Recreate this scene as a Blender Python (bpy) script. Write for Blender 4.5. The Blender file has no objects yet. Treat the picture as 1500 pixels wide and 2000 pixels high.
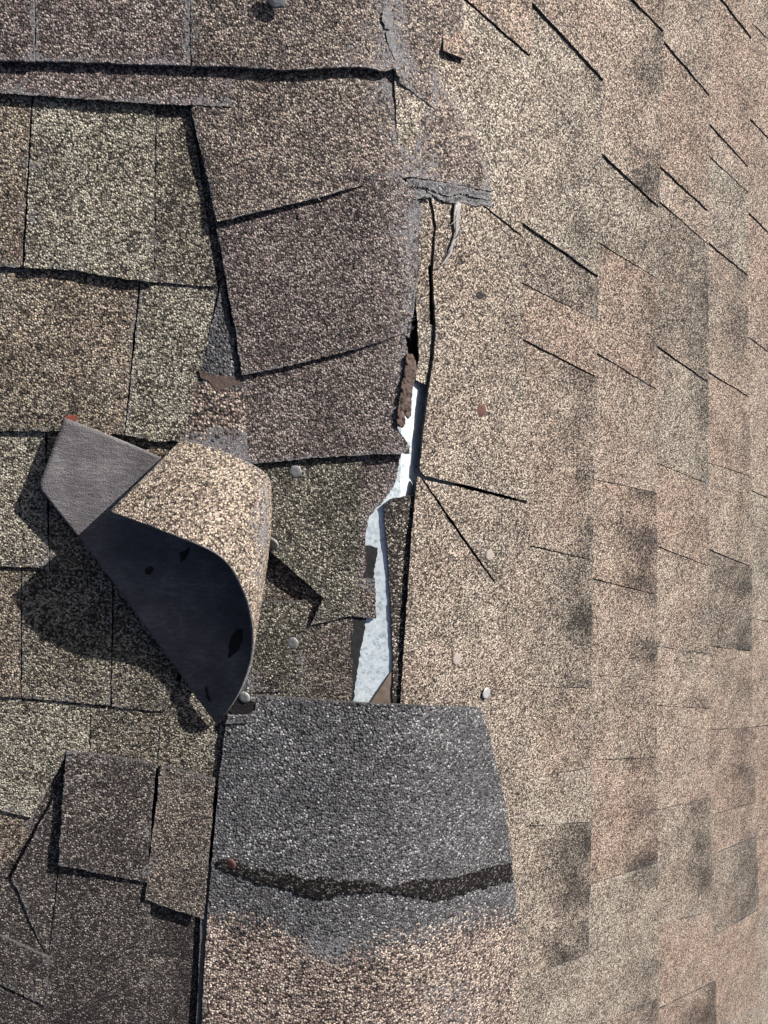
import bpy, math, random
from mathutils import Vector, Matrix, noise
from mathutils.geometry import delaunay_2d_cdt

random.seed(7)
SC = bpy.context.scene
COL = SC.collection

# ------------------------------------------------------------------ survey frame
# The roof was surveyed from the photographer's eye: a sight through a photo point
# is intersected with the two hip slopes, so each piece gets its real place and size.
F = 1500.0
Z0 = 0.75
NL = Vector((0.12, 0.20, -1.0)); LL = NL.length; NL /= LL
NR = Vector((0.92, 0.19, -1.0)); LR = NR.length; NR /= LR
DL = -Z0 / LL
DR = -0.9785 * Z0 / LR
bis = (NL + NR).normalized()
rid = NL.cross(NR).normalized()
if rid.y < 0: rid = -rid
PHI = math.radians(18.9)
UP = (bis * math.cos(PHI) - rid * math.sin(PHI)).normalized()
XW = (Vector((1, 0, 0)) - UP * UP.x).normalized()
YW = UP.cross(XW)
ROT = Matrix((XW, YW, UP))                   # survey frame -> world
OFF = Vector((0, 0, 4.6))
EYE = OFF.copy()

def W(p): return ROT @ p + OFF
def Wd(d): return ROT @ d

def smax(a, b, k):
    h = max(k - abs(a - b), 0.0) / k
    return max(a, b) + h * h * k * 0.25

def survey(px, py, h=0.0, k=0.02):
    """survey-frame point on the roof (h metres above the slope) seen at photo point px,py"""
    d = Vector(((px - 750) / F, (py - 1000) / F, 1.0))
    tl = (DL + h) / NL.dot(d)
    dr = NR.dot(d)
    if dr > -0.02: dr = -0.02
    tr = (DR + h) / dr
    return d * smax(tl, tr, k)

def normal_at(px, py):
    d = Vector(((px - 750) / F, (py - 1000) / F, 1.0))
    tl = DL / NL.dot(d); tr = DR / min(NR.dot(d), -0.02)
    w = max(0.0, min(1.0, 0.5 + (tr - tl) / 0.04))
    return (NL * (1 - w) + NR * w).normalized()

# ------------------------------------------------------------------ camera
cam = bpy.data.cameras.new('camera')
cam.sensor_fit = 'VERTICAL'; cam.sensor_height = 36; cam.lens = 36 * F / 2000
cam.clip_start = 0.01; cam.clip_end = 500
camo = bpy.data.objects.new('camera', cam); COL.objects.link(camo)
camo.matrix_world = Matrix.Translation(EYE) @ Matrix((Wd(Vector((1, 0, 0))), Wd(Vector((0, -1, 0))), Wd(Vector((0, 0, -1))))).transposed().to_4x4()
SC.camera = camo

# ------------------------------------------------------------------ sun and sky
RAY = Vector((-0.78, 0.54, 0.43)).normalized()        # travel of the sunlight, survey frame
sdir = Wd(-RAY)
sl = bpy.data.lights.new('sun', 'SUN'); sl.energy = 5.0; sl.angle = math.radians(0.5); sl.color = (1.0, 0.96, 0.90)
so = bpy.data.objects.new('sun', sl); COL.objects.link(so)
so.rotation_euler = sdir.to_track_quat('Z', 'Y').to_euler(); so.location = (0, 0, 12)
wd = bpy.data.worlds.new('World'); SC.world = wd; wd.use_nodes = True
nt = wd.node_tree; nt.nodes.clear()
sky = nt.nodes.new('ShaderNodeTexSky'); sky.sky_type = 'NISHITA'; sky.sun_disc = False; sky.dust_density = 4.0; sky.air_density = 0.7; sky.ozone_density = 0.6
sky.sun_elevation = math.asin(max(-1, min(1, sdir.z))); sky.sun_rotation = math.atan2(sdir.x, sdir.y)
bg = nt.nodes.new('ShaderNodeBackground'); bg.inputs['Strength'].default_value = 0.05
wo = nt.nodes.new('ShaderNodeOutputWorld')
nt.links.new(sky.outputs[0], bg.inputs[0]); nt.links.new(bg.outputs[0], wo.inputs[0])
SC.view_settings.view_transform = 'Standard'; SC.view_settings.look = 'None'
SC.view_settings.gamma = 1.0; SC.view_settings.use_curve_mapping = False
SC.view_settings.exposure = 0.84
SC.cycles.max_bounces = 5

# ------------------------------------------------------------------ materials
def node(nt, t, **kw):
    n = nt.nodes.new(t)
    for k, v in kw.items(): setattr(n, k, v)
    return n

def math_node(nt, op, a, b=None, c=None, clamp=False):
    n = node(nt, 'ShaderNodeMath', operation=op, use_clamp=clamp)
    for i, v in enumerate((a, b, c)):
        if v is None: continue
        if isinstance(v, (int, float)): n.inputs[i].default_value = v
        else: nt.links.new(v, n.inputs[i])
    return n.outputs[0]

def mix_col(nt, fac, a, b):
    n = node(nt, 'ShaderNodeMix', data_type='RGBA')
    if isinstance(fac, (int, float)): n.inputs[0].default_value = fac
    else: nt.links.new(fac, n.inputs[0])
    for i, v in ((6, a), (7, b)):
        if isinstance(v, tuple): n.inputs[i].default_value = (*v, 1)
        else: nt.links.new(v, n.inputs[i])
    return n.outputs[2]

def ramp(nt, fac, stops, interp='LINEAR'):
    r = node(nt, 'ShaderNodeValToRGB'); r.color_ramp.interpolation = interp
    e = r.color_ramp.elements
    while len(e) < len(stops): e.new(0.5)
    for el, (p, c) in zip(e, stops): el.position = p; el.color = (*c, 1)
    nt.links.new(fac, r.inputs[0]); return r.outputs[0]

def new_mat(name):
    m = bpy.data.materials.new(name); m.use_nodes = True
    nt = m.node_tree; b = nt.nodes['Principled BSDF']
    return m, nt, b

def coords(nt):
    tc = node(nt, 'ShaderNodeTexCoord'); oi = node(nt, 'ShaderNodeObjectInfo')
    mu = math_node(nt, 'MULTIPLY', oi.outputs['Random'], 37.0)
    ad = node(nt, 'ShaderNodeVectorMath', operation='ADD')
    nt.links.new(tc.outputs['Object'], ad.inputs[0]); nt.links.new(mu, ad.inputs[1])
    return ad.outputs[0], oi.outputs['Random']

def vor(nt, vec, scale, rnd=1.0, feature='F1'):
    v = node(nt, 'ShaderNodeTexVoronoi', feature=feature); v.inputs['Scale'].default_value = scale
    v.inputs['Randomness'].default_value = rnd
    nt.links.new(vec, v.inputs['Vector']); return v

def noi(nt, vec, scale, detail=3, rough=0.55):
    n = node(nt, 'ShaderNodeTexNoise'); n.inputs['Scale'].default_value = scale
    n.inputs['Detail'].default_value = detail; n.inputs['Roughness'].default_value = rough
    nt.links.new(vec, n.inputs['Vector']); return n.outputs[0]

GREY = [(0.0, (.036, .036, .039)), (.35, (.072, .071, .077)), (.75, (.118, .117, .124)), (.95, (.18, .18, .186)), (1.0, (.38, .38, .38))]

def granules(name, stops, cell=0.0017, blotch=0.40, bump=1.0, base_wear=0.0, contrast=1.0, blotch_scale=22.0, stops2=None):
    """mineral granules: attribute 'wear' bares the asphalt, 'band' turns to the dark printed blend, 'tone' picks between two blends"""
    m, nt, b = new_mat(name)
    vec, rnd = coords(nt)
    geo = node(nt, 'ShaderNodeNewGeometry'); pos = geo.outputs['Position']
    v1 = vor(nt, vec, 1.0 / cell); v2 = vor(nt, vec, 1.9 / cell)
    big = noi(nt, pos, blotch_scale, 4, 0.6); mid = noi(nt, pos, 95.0, 3, 0.6)
    sep = node(nt, 'ShaderNodeSeparateColor'); nt.links.new(v1.outputs['Color'], sep.inputs[0])
    sep2 = node(nt, 'ShaderNodeSeparateColor'); nt.links.new(v2.outputs['Color'], sep2.inputs[0])
    r = math_node(nt, 'ADD', math_node(nt, 'MULTIPLY', sep.outputs[0], 0.72), math_node(nt, 'MULTIPLY', sep2.outputs[0], 0.28))
    r = math_node(nt, 'MULTIPLY_ADD', math_node(nt, 'SUBTRACT', r, 0.5), 1.35 * contrast, 0.5)
    bl = math_node(nt, 'MULTIPLY', math_node(nt, 'SUBTRACT', big, 0.5), blotch * 1.5)
    bl = math_node(nt, 'MULTIPLY_ADD', math_node(nt, 'SUBTRACT', mid, 0.5), blotch * 0.8, bl)
    at = node(nt, 'ShaderNodeAttribute', attribute_name='band')
    r = math_node(nt, 'ADD', r, bl)
    r = math_node(nt, 'MULTIPLY_ADD', at.outputs['Fac'], -0.30, r, clamp=True)
    col = ramp(nt, r, stops)
    if stops2:
        ta = node(nt, 'ShaderNodeAttribute', attribute_name='tone')
        hue = noi(nt, pos, 13.0, 3, 0.6)
        tf = math_node(nt, 'MULTIPLY_ADD', math_node(nt, 'SUBTRACT', hue, 0.5), 1.5, ta.outputs['Fac'])
        tf = math_node(nt, 'MULTIPLY_ADD', math_node(nt, 'SUBTRACT', sep2.outputs[2], 0.5), 0.7, tf)
        tf = math_node(nt, 'MULTIPLY_ADD', at.outputs['Fac'], 0.35, tf, clamp=True)
        col = mix_col(nt, tf, col, ramp(nt, r, stops2))
    hs = node(nt, 'ShaderNodeHueSaturation')
    nt.links.new(math_node(nt, 'MULTIPLY_ADD', math_node(nt, 'SUBTRACT', sep.outputs[1], 0.5), 0.05, 0.5), hs.inputs['Hue'])
    nt.links.new(math_node(nt, 'MULTIPLY_ADD', sep2.outputs[1], 0.5, 0.72), hs.inputs['Saturation'])
    nt.links.new(math_node(nt, 'MULTIPLY_ADD', rnd, 0.12, 0.94), hs.inputs['Value'])
    nt.links.new(col, hs.inputs['Color'])
    col = hs.outputs[0]
    wa = node(nt, 'ShaderNodeAttribute', attribute_name='wear')
    wn = math_node(nt, 'ADD', math_node(nt, 'MULTIPLY', mid, 0.5), math_node(nt, 'MULTIPLY', sep.outputs[2], 0.55))
    wm = math_node(nt, 'SUBTRACT', math_node(nt, 'ADD', wa.outputs['Fac'], math_node(nt, 'MULTIPLY_ADD', noi(nt, pos, 34.0, 4, 0.65), 1.1, base_wear - 0.55)), wn)
    wm = math_node(nt, 'MULTIPLY_ADD', wm, 5.0, 0.5, clamp=True)
    fine = noi(nt, vec, 700.0, 3, 0.7)
    asph = ramp(nt, fine, [(.36, (.055, .052, .058)), (.5, (.13, .125, .132)), (.66, (.30, .29, .30))])
    gap = math_node(nt, 'SUBTRACT', v1.outputs['Distance'], 0.58)
    gap = math_node(nt, 'MULTIPLY', gap, 4.0, clamp=True)
    col = mix_col(nt, gap, col, (.016, .014, .013))
    col = mix_col(nt, wm, col, asph)
    nt.links.new(col, b.inputs['Base Color'])
    b.inputs['Roughness'].default_value = 0.82
    b.inputs['Specular IOR Level'].default_value = 0.25
    d1 = math_node(nt, 'POWER', v1.outputs['Distance'], 1.3)
    hgt = math_node(nt, 'MULTIPLY_ADD', d1, -1.0, math_node(nt, 'MULTIPLY', sep.outputs[1], 0.55))
    hgt = math_node(nt, 'MULTIPLY_ADD', v2.outputs['Distance'], -0.4, hgt)
    flat = math_node(nt, 'MULTIPLY_ADD', fine, 0.9, -0.75)
    mx = node(nt, 'ShaderNodeMix'); nt.links.new(wm, mx.inputs[0]); nt.links.new(hgt, mx.inputs[2]); nt.links.new(flat, mx.inputs[3])
    bp = node(nt, 'ShaderNodeBump'); bp.inputs['Strength'].default_value = bump; bp.inputs['Distance'].default_value = cell * 0.75
    nt.links.new(mx.outputs[0], bp.inputs['Height']); nt.links.new(bp.outputs[0], b.inputs['Normal'])
    return m

def tone(d, lo, mid, hi, top):
    return [(0.0, d), (0.22, lo), (0.52, mid), (0.80, hi), (1.0, top)]
K = (.014, .012, .011)
PAL = {
 'mauve': tone(K, (.050, .039, .039), (.122, .094, .089), (.26, .206, .184), (.44, .375, .335)),
 'green': tone(K, (.085, .078, .060), (.23, .21, .155), (.42, .385, .285), (.58, .54, .42)),
 'olive': tone(K, (.050, .046, .036), (.135, .122, .090), (.29, .262, .195), (.48, .44, .34)),
 'brown': tone(K, (.075, .055, .042), (.185, .136, .098), (.34, .26, .185), (.52, .43, .32)),
 'fresh': tone(K, (.036, .033, .026), (.090, .083, .064), (.19, .175, .135), (.46, .43, .35)),
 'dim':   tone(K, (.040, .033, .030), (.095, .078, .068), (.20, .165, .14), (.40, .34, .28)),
 'dark':  tone((.006, .005, .005), (.014, .012, .011), (.036, .030, .027), (.12, .10, .085), (.55, .48, .40)),
 'tan':   tone(K, (.115, .088, .064), (.29, .228, .160), (.46, .375, .27), (.60, .51, .39)),
 'rose':  tone(K, (.115, .082, .062), (.29, .208, .152), (.46, .345, .255), (.60, .48, .37)),
 'cream': tone(K, (.115, .102, .075), (.30, .27, .195), (.48, .43, .315), (.62, .57, .44)),
 'moss':  tone(K, (.085, .072, .053), (.22, .187, .132), (.39, .335, .24), (.56, .49, .37)),
 'smoke': tone(K, (.050, .045, .042), (.135, .118, .098), (.29, .25, .20), (.50, .44, .35)),
}
M = {k: granules('granules_' + k, v) for k, v in PAL.items()}
ROSE = tone(K, (.100, .069, .055), (.232, .160, .124), (.37, .272, .212), (.55, .44, .36))
CREAM = tone(K, (.085, .071, .058), (.205, .171, .138), (.36, .312, .255), (.55, .495, .415))
M['sunlit'] = granules('granules_sunlit', ROSE, cell=0.0016, blotch=0.42, bump=0.85, contrast=1.05, stops2=CREAM)
M['gloom'] = granules('granules_gloom', tone(K, (.022, .018, .018), (.050, .042, .040), (.120, .102, .092), (.36, .32, .275)), bump=1.0)  # shade over the lower left tabs, put into the granule colour
M['slopemix'] = granules('granules_weathered', tone(K, (.062, .048, .038), (.155, .116, .088), (.30, .235, .175), (.50, .42, .32)), blotch=.45, stops2=tone(K, (.075, .068, .054), (.20, .182, .142), (.38, .348, .275), (.56, .52, .42)))
LT = {'green': .98, 'olive': .62, 'brown': .12}
LBAND = {'olive': .45}
TONE = {'rose': .12, 'tan': .45, 'moss': .72, 'cream': .98, 'smoke': .6}
TBAND = {'moss': .18, 'smoke': .55, 'rose': .08}
M['grey'] = granules('granules_grey', GREY, cell=0.0021, blotch=0.12, bump=0.6)
M['tarsmear'] = granules('granules_tar', tone((.004, .0035, .0035), (.007, .006, .006), (.010, .009, .009), (.018, .016, .016), (.16, .15, .145)), cell=.0018, bump=.7, base_wear=-.6)
M['tarsmear'].node_tree.nodes['Principled BSDF'].inputs['Specular IOR Level'].default_value = .08
M['capblend'] = None

def make_capblend():
    """bottom cap and curled cap: plain grey lap above, coloured granules below (attribute 'zone')"""
    m = granules('granules_cap_lap', PAL['mauve'], cell=.0025); m.name = 'granules_cap_lap'
    nt = m.node_tree
    b = nt.nodes['Principled BSDF']
    rampn = [n for n in nt.nodes if n.type == 'VALTORGB' and len(n.color_ramp.elements) == 5][0]
    for el, (p, c) in zip(rampn.color_ramp.elements, tone(K, (.085, .062, .055), (.20, .150, .128), (.38, .30, .245), (.56, .47, .39))): el.color = (*c, 1)
    facs = rampn.inputs[0].links[0].from_socket
    g = ramp(nt, facs, GREY)
    z = node(nt, 'ShaderNodeAttribute', attribute_name='zone')
    v1 = [n for n in nt.nodes if n.type == 'TEX_VORONOI'][0]
    sp = node(nt, 'ShaderNodeSeparateColor'); nt.links.new(v1.outputs['Color'], sp.inputs[0])
    f = math_node(nt, 'MULTIPLY_ADD', math_node(nt, 'SUBTRACT', z.outputs['Fac'], sp.outputs[2]), 9.0, 0.5, clamp=True)
    targets = [l.to_socket for l in rampn.outputs[0].links]
    mc = mix_col(nt, f, g, rampn.outputs[0])
    for t in targets: nt.links.new(mc, t)
    return m
M['capblend'] = make_capblend()

def simple(name, c0, c1, scale=300, rough=0.7, bump=0.3, bscale=900, metal=0.0, dist=0.0006, spec=0.3):
    m, nt, b = new_mat(name); vec, _ = coords(nt)
    n = noi(nt, vec, scale, 4, 0.6)
    nt.links.new(ramp(nt, n, [(.3, c0), (.7, c1)]), b.inputs['Base Color'])
    b.inputs['Roughness'].default_value = rough; b.inputs['Metallic'].default_value = metal
    b.inputs['Specular IOR Level'].default_value = spec
    n2 = noi(nt, vec, bscale, 3, 0.6)
    bp = node(nt, 'ShaderNodeBump'); bp.inputs['Strength'].default_value = bump; bp.inputs['Distance'].default_value = dist
    nt.links.new(n2, bp.inputs['Height']); nt.links.new(bp.outputs[0], b.inputs['Normal'])
    return m
M['edge'] = simple('asphalt_edge', (.025, .024, .025), (.085, .080, .080), 500, 0.9)
M['torn'] = simple('torn_mat', (.10, .098, .10), (.27, .26, .265), 350, 0.95, 0.9, 700, dist=0.0012)
M['felt'] = simple('black_felt', (.012, .012, .013), (.028, .027, .027), 200, 0.95)
def make_back():
    m, nt, b = new_mat('dusty_back'); vec, _ = coords(nt)
    sc = node(nt, 'ShaderNodeMapping'); sc.inputs['Scale'].default_value = (1.0, 3.2, 1.0); sc.inputs['Rotation'].default_value = (0, 0, .6)
    nt.links.new(vec, sc.inputs[0])
    a = noi(nt, vec, 26, 5, .65); st = noi(nt, sc.outputs[0], 120, 4, .7); g = noi(nt, vec, 1000, 2, .6)
    f = math_node(nt, 'ADD', math_node(nt, 'MULTIPLY', a, .45), math_node(nt, 'ADD', math_node(nt, 'MULTIPLY', st, .3), math_node(nt, 'MULTIPLY', g, .25)))
    nt.links.new(ramp(nt, f, [(.34, (.042, .039, .042)), (.5, (.095, .088, .092)), (.64, (.20, .188, .192))]), b.inputs['Base Color'])
    b.inputs['Roughness'].default_value = .55; b.inputs['Specular IOR Level'].default_value = .4
    bp = node(nt, 'ShaderNodeBump'); bp.inputs['Strength'].default_value = .8; bp.inputs['Distance'].default_value = .0016
    nt.links.new(math_node(nt, 'ADD', st, math_node(nt, 'MULTIPLY', g, .8)), bp.inputs['Height']); nt.links.new(bp.outputs[0], b.inputs['Normal'])
    return m
M['back'] = make_back()
M['tar'] = simple('tar_adhesive', (.005, .0045, .0045), (.013, .011, .010), 120, 0.65, 0.8, 350, dist=0.0016)
M['sealant'] = simple('cracked_sealant', (.050, .034, .028), (.125, .090, .076), 160, 0.9, 0.8, 500, dist=0.001)
M['wood'] = simple('grey_wood', (.10, .075, .06), (.17, .13, .105), 90, 0.8)
M['nail'] = simple('galvanised_nail', (.26, .265, .26), (.44, .45, .44), 250, 0.55, 0.3, 700, metal=0.35)
M['nail_dull'] = simple('dull_nail', (.17, .175, .175), (.27, .275, .27), 250, 0.6, 0.3, 700, metal=0.25)
M['nail_rust'] = simple('rusty_nail', (.075, .036, .030), (.14, .068, .058), 400, 0.85, 0.4)
M['nail_pink'] = simple('painted_nail', (.22, .185, .165), (.31, .27, .245), 400, 0.8, 0.4)
M['red'] = simple('red_tab', (.13, .035, .026), (.22, .065, .042), 200, 0.7)
M['fibre'] = simple('glass_fibre', (.14, .135, .13), (.34, .33, .32), 500, 0.8, 0.6, 900)

def make_metal():
    m, nt, b = new_mat('galvanised_metal'); vec, _ = coords(nt)
    v = vor(nt, vec, 230); v2 = vor(nt, vec, 420)
    s = node(nt, 'ShaderNodeSeparateColor'); nt.links.new(v.outputs['Color'], s.inputs[0])
    s2 = node(nt, 'ShaderNodeSeparateColor'); nt.links.new(v2.outputs['Color'], s2.inputs[0])
    f = math_node(nt, 'ADD', math_node(nt, 'MULTIPLY', s.outputs[0], .5), math_node(nt, 'MULTIPLY', s2.outputs[0], .5))
    nt.links.new(ramp(nt, f, [(0, (.24, .29, .33)), (.35, (.44, .50, .54)), (1, (.60, .65, .68))]), b.inputs['Base Color'])
    b.inputs['Metallic'].default_value = 0.0; b.inputs['Roughness'].default_value = 0.5
    return m
M['metal'] = make_metal()

# ------------------------------------------------------------------ builders
def link(name, me, parent=None, loc=None):
    o = bpy.data.objects.new(name, me); COL.objects.link(o)
    return o

def place(o, verts, parent):
    c = sum(verts, Vector()) / len(verts)
    for v, p in zip(o.data.vertices, verts): v.co = p - c
    if parent is None: o.location = c
    else:
        o.parent = parent
        o.location = c - world_loc(parent)
def world_loc(o):
    p = o.location.copy()
    while o.parent: o = o.parent; p += o.location
    return p

def tag(o, label=None, cat=None, group=None, kind=None):
    for k, v in (('label', label), ('category', cat), ('group', group), ('kind', kind)):
        if v: o[k] = v
    return o

def fit(pts):
    """least squares h = a + b x + c y (+ d xy) through the outline heights"""
    import numpy as np
    A = np.array([[1, p[0] / 1000, p[1] / 1000, p[0] * p[1] / 1e6] for p in pts]); H = np.array([p[2] for p in pts])
    if len(pts) < 5: A = A[:, :3] if len(pts) < 4 else A
    s = np.linalg.lstsq(A, H, rcond=None)[0]
    s = list(s) + [0.0] * (4 - len(s))
    return lambda x, y: s[0] + s[1] * x / 1000 + s[2] * y / 1000 + s[3] * x * y / 1e6

HS = 0.78
def sheet(name, outline, mat, parent=None, th=3.2, jit=1.2, step=4.0, grid=26.0, und=0.5, wear=None, band=None, zone=None,
          edge_wear=0.35, edge='edge', extra=None, clean=False, k=0.02, lowjit=1.6, tonev=None):
    """one shingle piece: outline [(px,py,h mm)] -> ragged solid sheet lying over the roof"""
    if mat in TONE:
        tonev = TONE[mat]; tb0 = TBAND.get(mat, 0.0); bnd0 = band
        if tb0: band = (lambda x, y: tb0 + (bnd0(x, y) if bnd0 else 0.0))
        mat = 'sunlit'
    if mat in LT:
        tonev = LT[mat]; tb1 = LBAND.get(mat, 0.0); bnd1 = band
        if tb1: band = (lambda x, y: tb1 + (bnd1(x, y) if bnd1 else 0.0))
        mat = 'slopemix'
    outline = [(x, y, h * HS if h > 0 else h) for x, y, h in outline]; th *= .85
    n = len(outline)
    sx = random.uniform(-50, 50)
    hf = fit(outline)
    B = []
    for i in range(n):
        x0, y0, h0 = outline[i]; x1, y1, h1 = outline[(i + 1) % n]
        L = math.hypot(x1 - x0, y1 - y0); m = max(1, int(L / step))
        nx, ny = -(y1 - y0) / max(L, 1e-6), (x1 - x0) / max(L, 1e-6)
        for j in range(m):
            t = j / m
            x = x0 + (x1 - x0) * t; y = y0 + (y1 - y0) * t; h = h0 + (h1 - h0) * t
            if not clean:
                fade = min(1.0, min(t, 1 - t) * L / 12 + 0.25)
                a = noise.noise(Vector((x * .035 + sx, y * .035, 3.1))) * lowjit + random.uniform(-1, 1) * jit * 0.55 + noise.noise(Vector((x * .16, y * .16 + sx, 9.7))) * jit
                x += nx * a * fade; y += ny * a * fade
            B.append((x, y, h))
    xs = [p[0] for p in B]; ys = [p[1] for p in B]
    inner = []
    def inside(x, y):
        c = False; j = len(B) - 1
        for i in range(len(B)):
            if (B[i][1] > y) != (B[j][1] > y) and x < (B[j][0] - B[i][0]) * (y - B[i][1]) / (B[j][1] - B[i][1]) + B[i][0]: c = not c
            j = i
        return c
    gx = min(xs) + grid * .5
    cnt = 0
    while gx < max(xs):
        gy = min(ys) + grid * (.5 if cnt % 2 else .25)
        while gy < max(ys):
            if inside(gx, gy) and min((b[0] - gx) ** 2 + (b[1] - gy) ** 2 for b in B) > (grid * .3) ** 2: inner.append((gx, gy))
            gy += grid
        gx += grid; cnt += 1
    co = [Vector((b[0], b[1])) for b in B] + [Vector(p) for p in inner]
    nb = len(B)
    vo, eo, fo, ov, oe, of = delaunay_2d_cdt(co, [(i, (i + 1) % nb) for i in range(nb)], [], 1, 1e-5)
    top = []; bot = []; aw = []; ab = []; az = []
    for vi, v in enumerate(vo):
        src = ov[vi]
        if src and src[0] < nb: h = B[src[0]][2]; e = 1.0
        else: h = hf(v.x, v.y); e = 0.0
        if extra: h += extra(v.x, v.y)
        q = survey(v.x, v.y, 0.0); kk = k(v.x, v.y) if callable(k) else k
        h += und * noise.noise(q * 26 + Vector((sx, 0, 0))) + und * .5 * noise.noise(q * 70 + Vector((0, sx, 0)))
        p = survey(v.x, v.y, h / 1000, kk)
        top.append(W(p)); bot.append(W(p - normal_at(v.x, v.y) * (th / 1000)))
        aw.append(max(wear(v.x, v.y) if wear else 0.0, edge_wear * e)); ab.append(band(v.x, v.y) if band else 0.0)
        az.append(zone(v.x, v.y) if zone else 1.0)
    nv = len(top)
    fs = []; mats = []
    for f in fo:
        a, b_, c = f
        ar = (vo[b_] - vo[a]).cross(vo[c] - vo[a]) if False else (vo[b_].x - vo[a].x) * (vo[c].y - vo[a].y) - (vo[b_].y - vo[a].y) * (vo[c].x - vo[a].x)
        if ar > 0: f = (a, c, b_)
        fs.append(tuple(f)); mats.append(0)
        fs.append((f[0] + nv, f[2] + nv, f[1] + nv)); mats.append(1)
    used = {}
    for f in fs[::2]:
        for i in range(3):
            e = (f[i], f[(i + 1) % 3]); used[e] = 1
    for (a, b_) in list(used):
        if (b_, a) not in used:
            fs.append((b_, a, a + nv, b_ + nv)); mats.append(1)
    me = bpy.data.meshes.new(name); allv = top + bot
    me.from_pydata([tuple(v) for v in allv], [], fs)
    me.materials.append(M[mat]); me.materials.append(M[edge])
    rim = {frozenset(e) for e in used if (e[1], e[0]) not in used}
    for ed in me.edges:
        if frozenset(ed.vertices) in rim: ed.use_edge_sharp = True
    me.polygons.foreach_set('material_index', mats)
    me.polygons.foreach_set('use_smooth', [m == 0 for m in mats])
    for nm, arr in (('wear', aw), ('band', ab), ('zone', az)):
        if max(arr) == min(arr) == (1.0 if nm == 'zone' else 0.0): 
            if nm != 'zone': continue
        at = me.attributes.new(nm, 'FLOAT', 'POINT'); at.data.foreach_set('value', arr + arr)
    if tonev is not None:
        at = me.attributes.new('tone', 'FLOAT', 'POINT'); at.data.foreach_set('value', [tonev] * len(allv))
    o = link(name, me); place(o, allv, parent)
    return o

def tabs(pts, h): return [(x, y, h) for x, y in pts]

# ------------------------------------------------------------------ the two roof slopes (structure)
def slope(name, quad, h, label):
    vs = [W(survey(x, y, h / 1000, 0.0001)) for x, y in quad]
    n = Vector()
    me = bpy.data.meshes.new(name)
    nn = (vs[1] - vs[0]).cross(vs[2] - vs[0]).normalized()
    if nn.dot(EYE - vs[0]) < 0: nn = -nn
    bs = [v - nn * 0.02 for v in vs]
    m = len(vs)
    fs = [tuple(range(m)), tuple(reversed(range(m, 2 * m)))] + [(i, (i + 1) % m, (i + 1) % m + m, i + m) for i in range(m)]
    me.from_pydata([tuple(v) for v in vs + bs], [], fs); me.materials.append(M['felt'])
    import bmesh
    bm = bmesh.new(); bm.from_mesh(me); bmesh.ops.recalc_face_normals(bm, faces=bm.faces); bm.to_mesh(me); bm.free()
    o = link(name, me); place(o, vs + bs, None)
    tag(o, label, None, None, 'structure'); return o
HM = -13
slopeL = slope('roof_slope', [(786, -260), (793, 2300), (-420, 2300), (-420, -260)], HM, 'weathered roof slope on the left of the hip, covered with lifted brown and olive shingles')
slopeR = slope('roof_slope', [(785, -260), (1800, -260), (1800, 2300), (792, 2300)], HM, 'sunlit tan roof slope falling away on the right of the hip')

exec_parts = []
# ------------------------------------------------------------------ right slope shingles
def lerp(a, b, t): return a + (b - a) * t
def course(joints, tones, xl=None, hl=0.2, hr=3.2, gapmin=0.8):
    """joints: [(x0,y0,x1,y1,strength)], tab i lies between joint i and i+1"""
    for i in range(len(joints) - 1):
        x0, y0, x1, y1, s0 = joints[i]; X0, Y0, X1, Y1, s1 = joints[i + 1]
        t = tones[i]
        bands = 0.0
        if isinstance(t, tuple): t, bands = t
        if y0 > 1180 and s0 < 1.2: s0 *= .9
        if Y0 > 1180 and s1 < 1.2: s1 *= .9
        g0 = 0.6 * s0 + gapmin * .5; g1 = 0.6 * s1 + gapmin * .5
        # run the tab's head a little under the course on its left
        dx = 26
        sl0 = (y1 - y0) / (x1 - x0); sl1 = (Y1 - Y0) / (X1 - X0)
        lift1 = 1.5 * s1; lift0 = -0.4 * s0
        ol = [(x0 - dx, y0 - dx * sl0 + g0, hl - 1.2), (x1, y1 + g0, hr + lift0), (X1, Y1 - g1, hr + lift1), (X0, Y0 - g1, hl + .6 + lift1), (X0 - dx, Y0 - dx * sl1 - g1, hl - 1.0 + lift1 * .6)]
        ph = random.uniform(0, 10); wid = random.uniform(.35, .6)
        xa, xb = (x0 + X0) / 2, (x1 + X1) / 2
        def bd(x, y, xa=xa, xb=xb, ph=ph, bands=bands, wid=wid):
            u = (x - xa) / (xb - xa)
            v = 1 / (1 + math.exp(-(u - 1 + wid) * 22)) * (0.45 + 1.3 * noise.noise(Vector((x * .012, y * .012, ph))) + .8 * noise.noise(Vector((x * .035, y * .03, ph))))
            return max(0.0, v) * bands * 1.5
        sheet('shingle', ol, t, slopeR, th=2.6, jit=0.7, step=7, grid=24 if bands else 40, und=0.35, band=bd if bands else None, edge_wear=0.22, lowjit=1.0)

# first course against the hip (its free left edge stands proud over the gap)
def c1(pts, t, **kw): return sheet('shingle', pts, t, slopeR, th=kw.pop('th', 3.0), jit=0.8, step=6, grid=30, und=0.5, edge_wear=.2, **kw)
c1([(760, -200, 1), (850, -200, 1), (1000, -200, 4), (1040, -60, 4), (1037, 108, 6.5), (915, 2, 3.5), (760, -120, 1)], 'rose')
c1([(760, -115, 0), (913, 6, 1.5), (1036, 112, 4.5), (1032, 300, 4.5), (1018, 458, 6.5), (940, 396, 4.5), (880, 380, 3.0), (780, 380, 0)], 'cream')
c1([(838, 360, 3), (938, 392, 3), (1017, 462, 4.5), (1022, 700, 4.5), (1036, 980, 6), (900, 945, 6.5), (830, 930, 7), (820, 918, 7), (826, 850, 7), (837, 770, 6.5), (848, 690, 6), (851, 640, 6), (847, 570, 5), (846, 525, 4), (852, 440, 3)], 'moss', zone=None)
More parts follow.
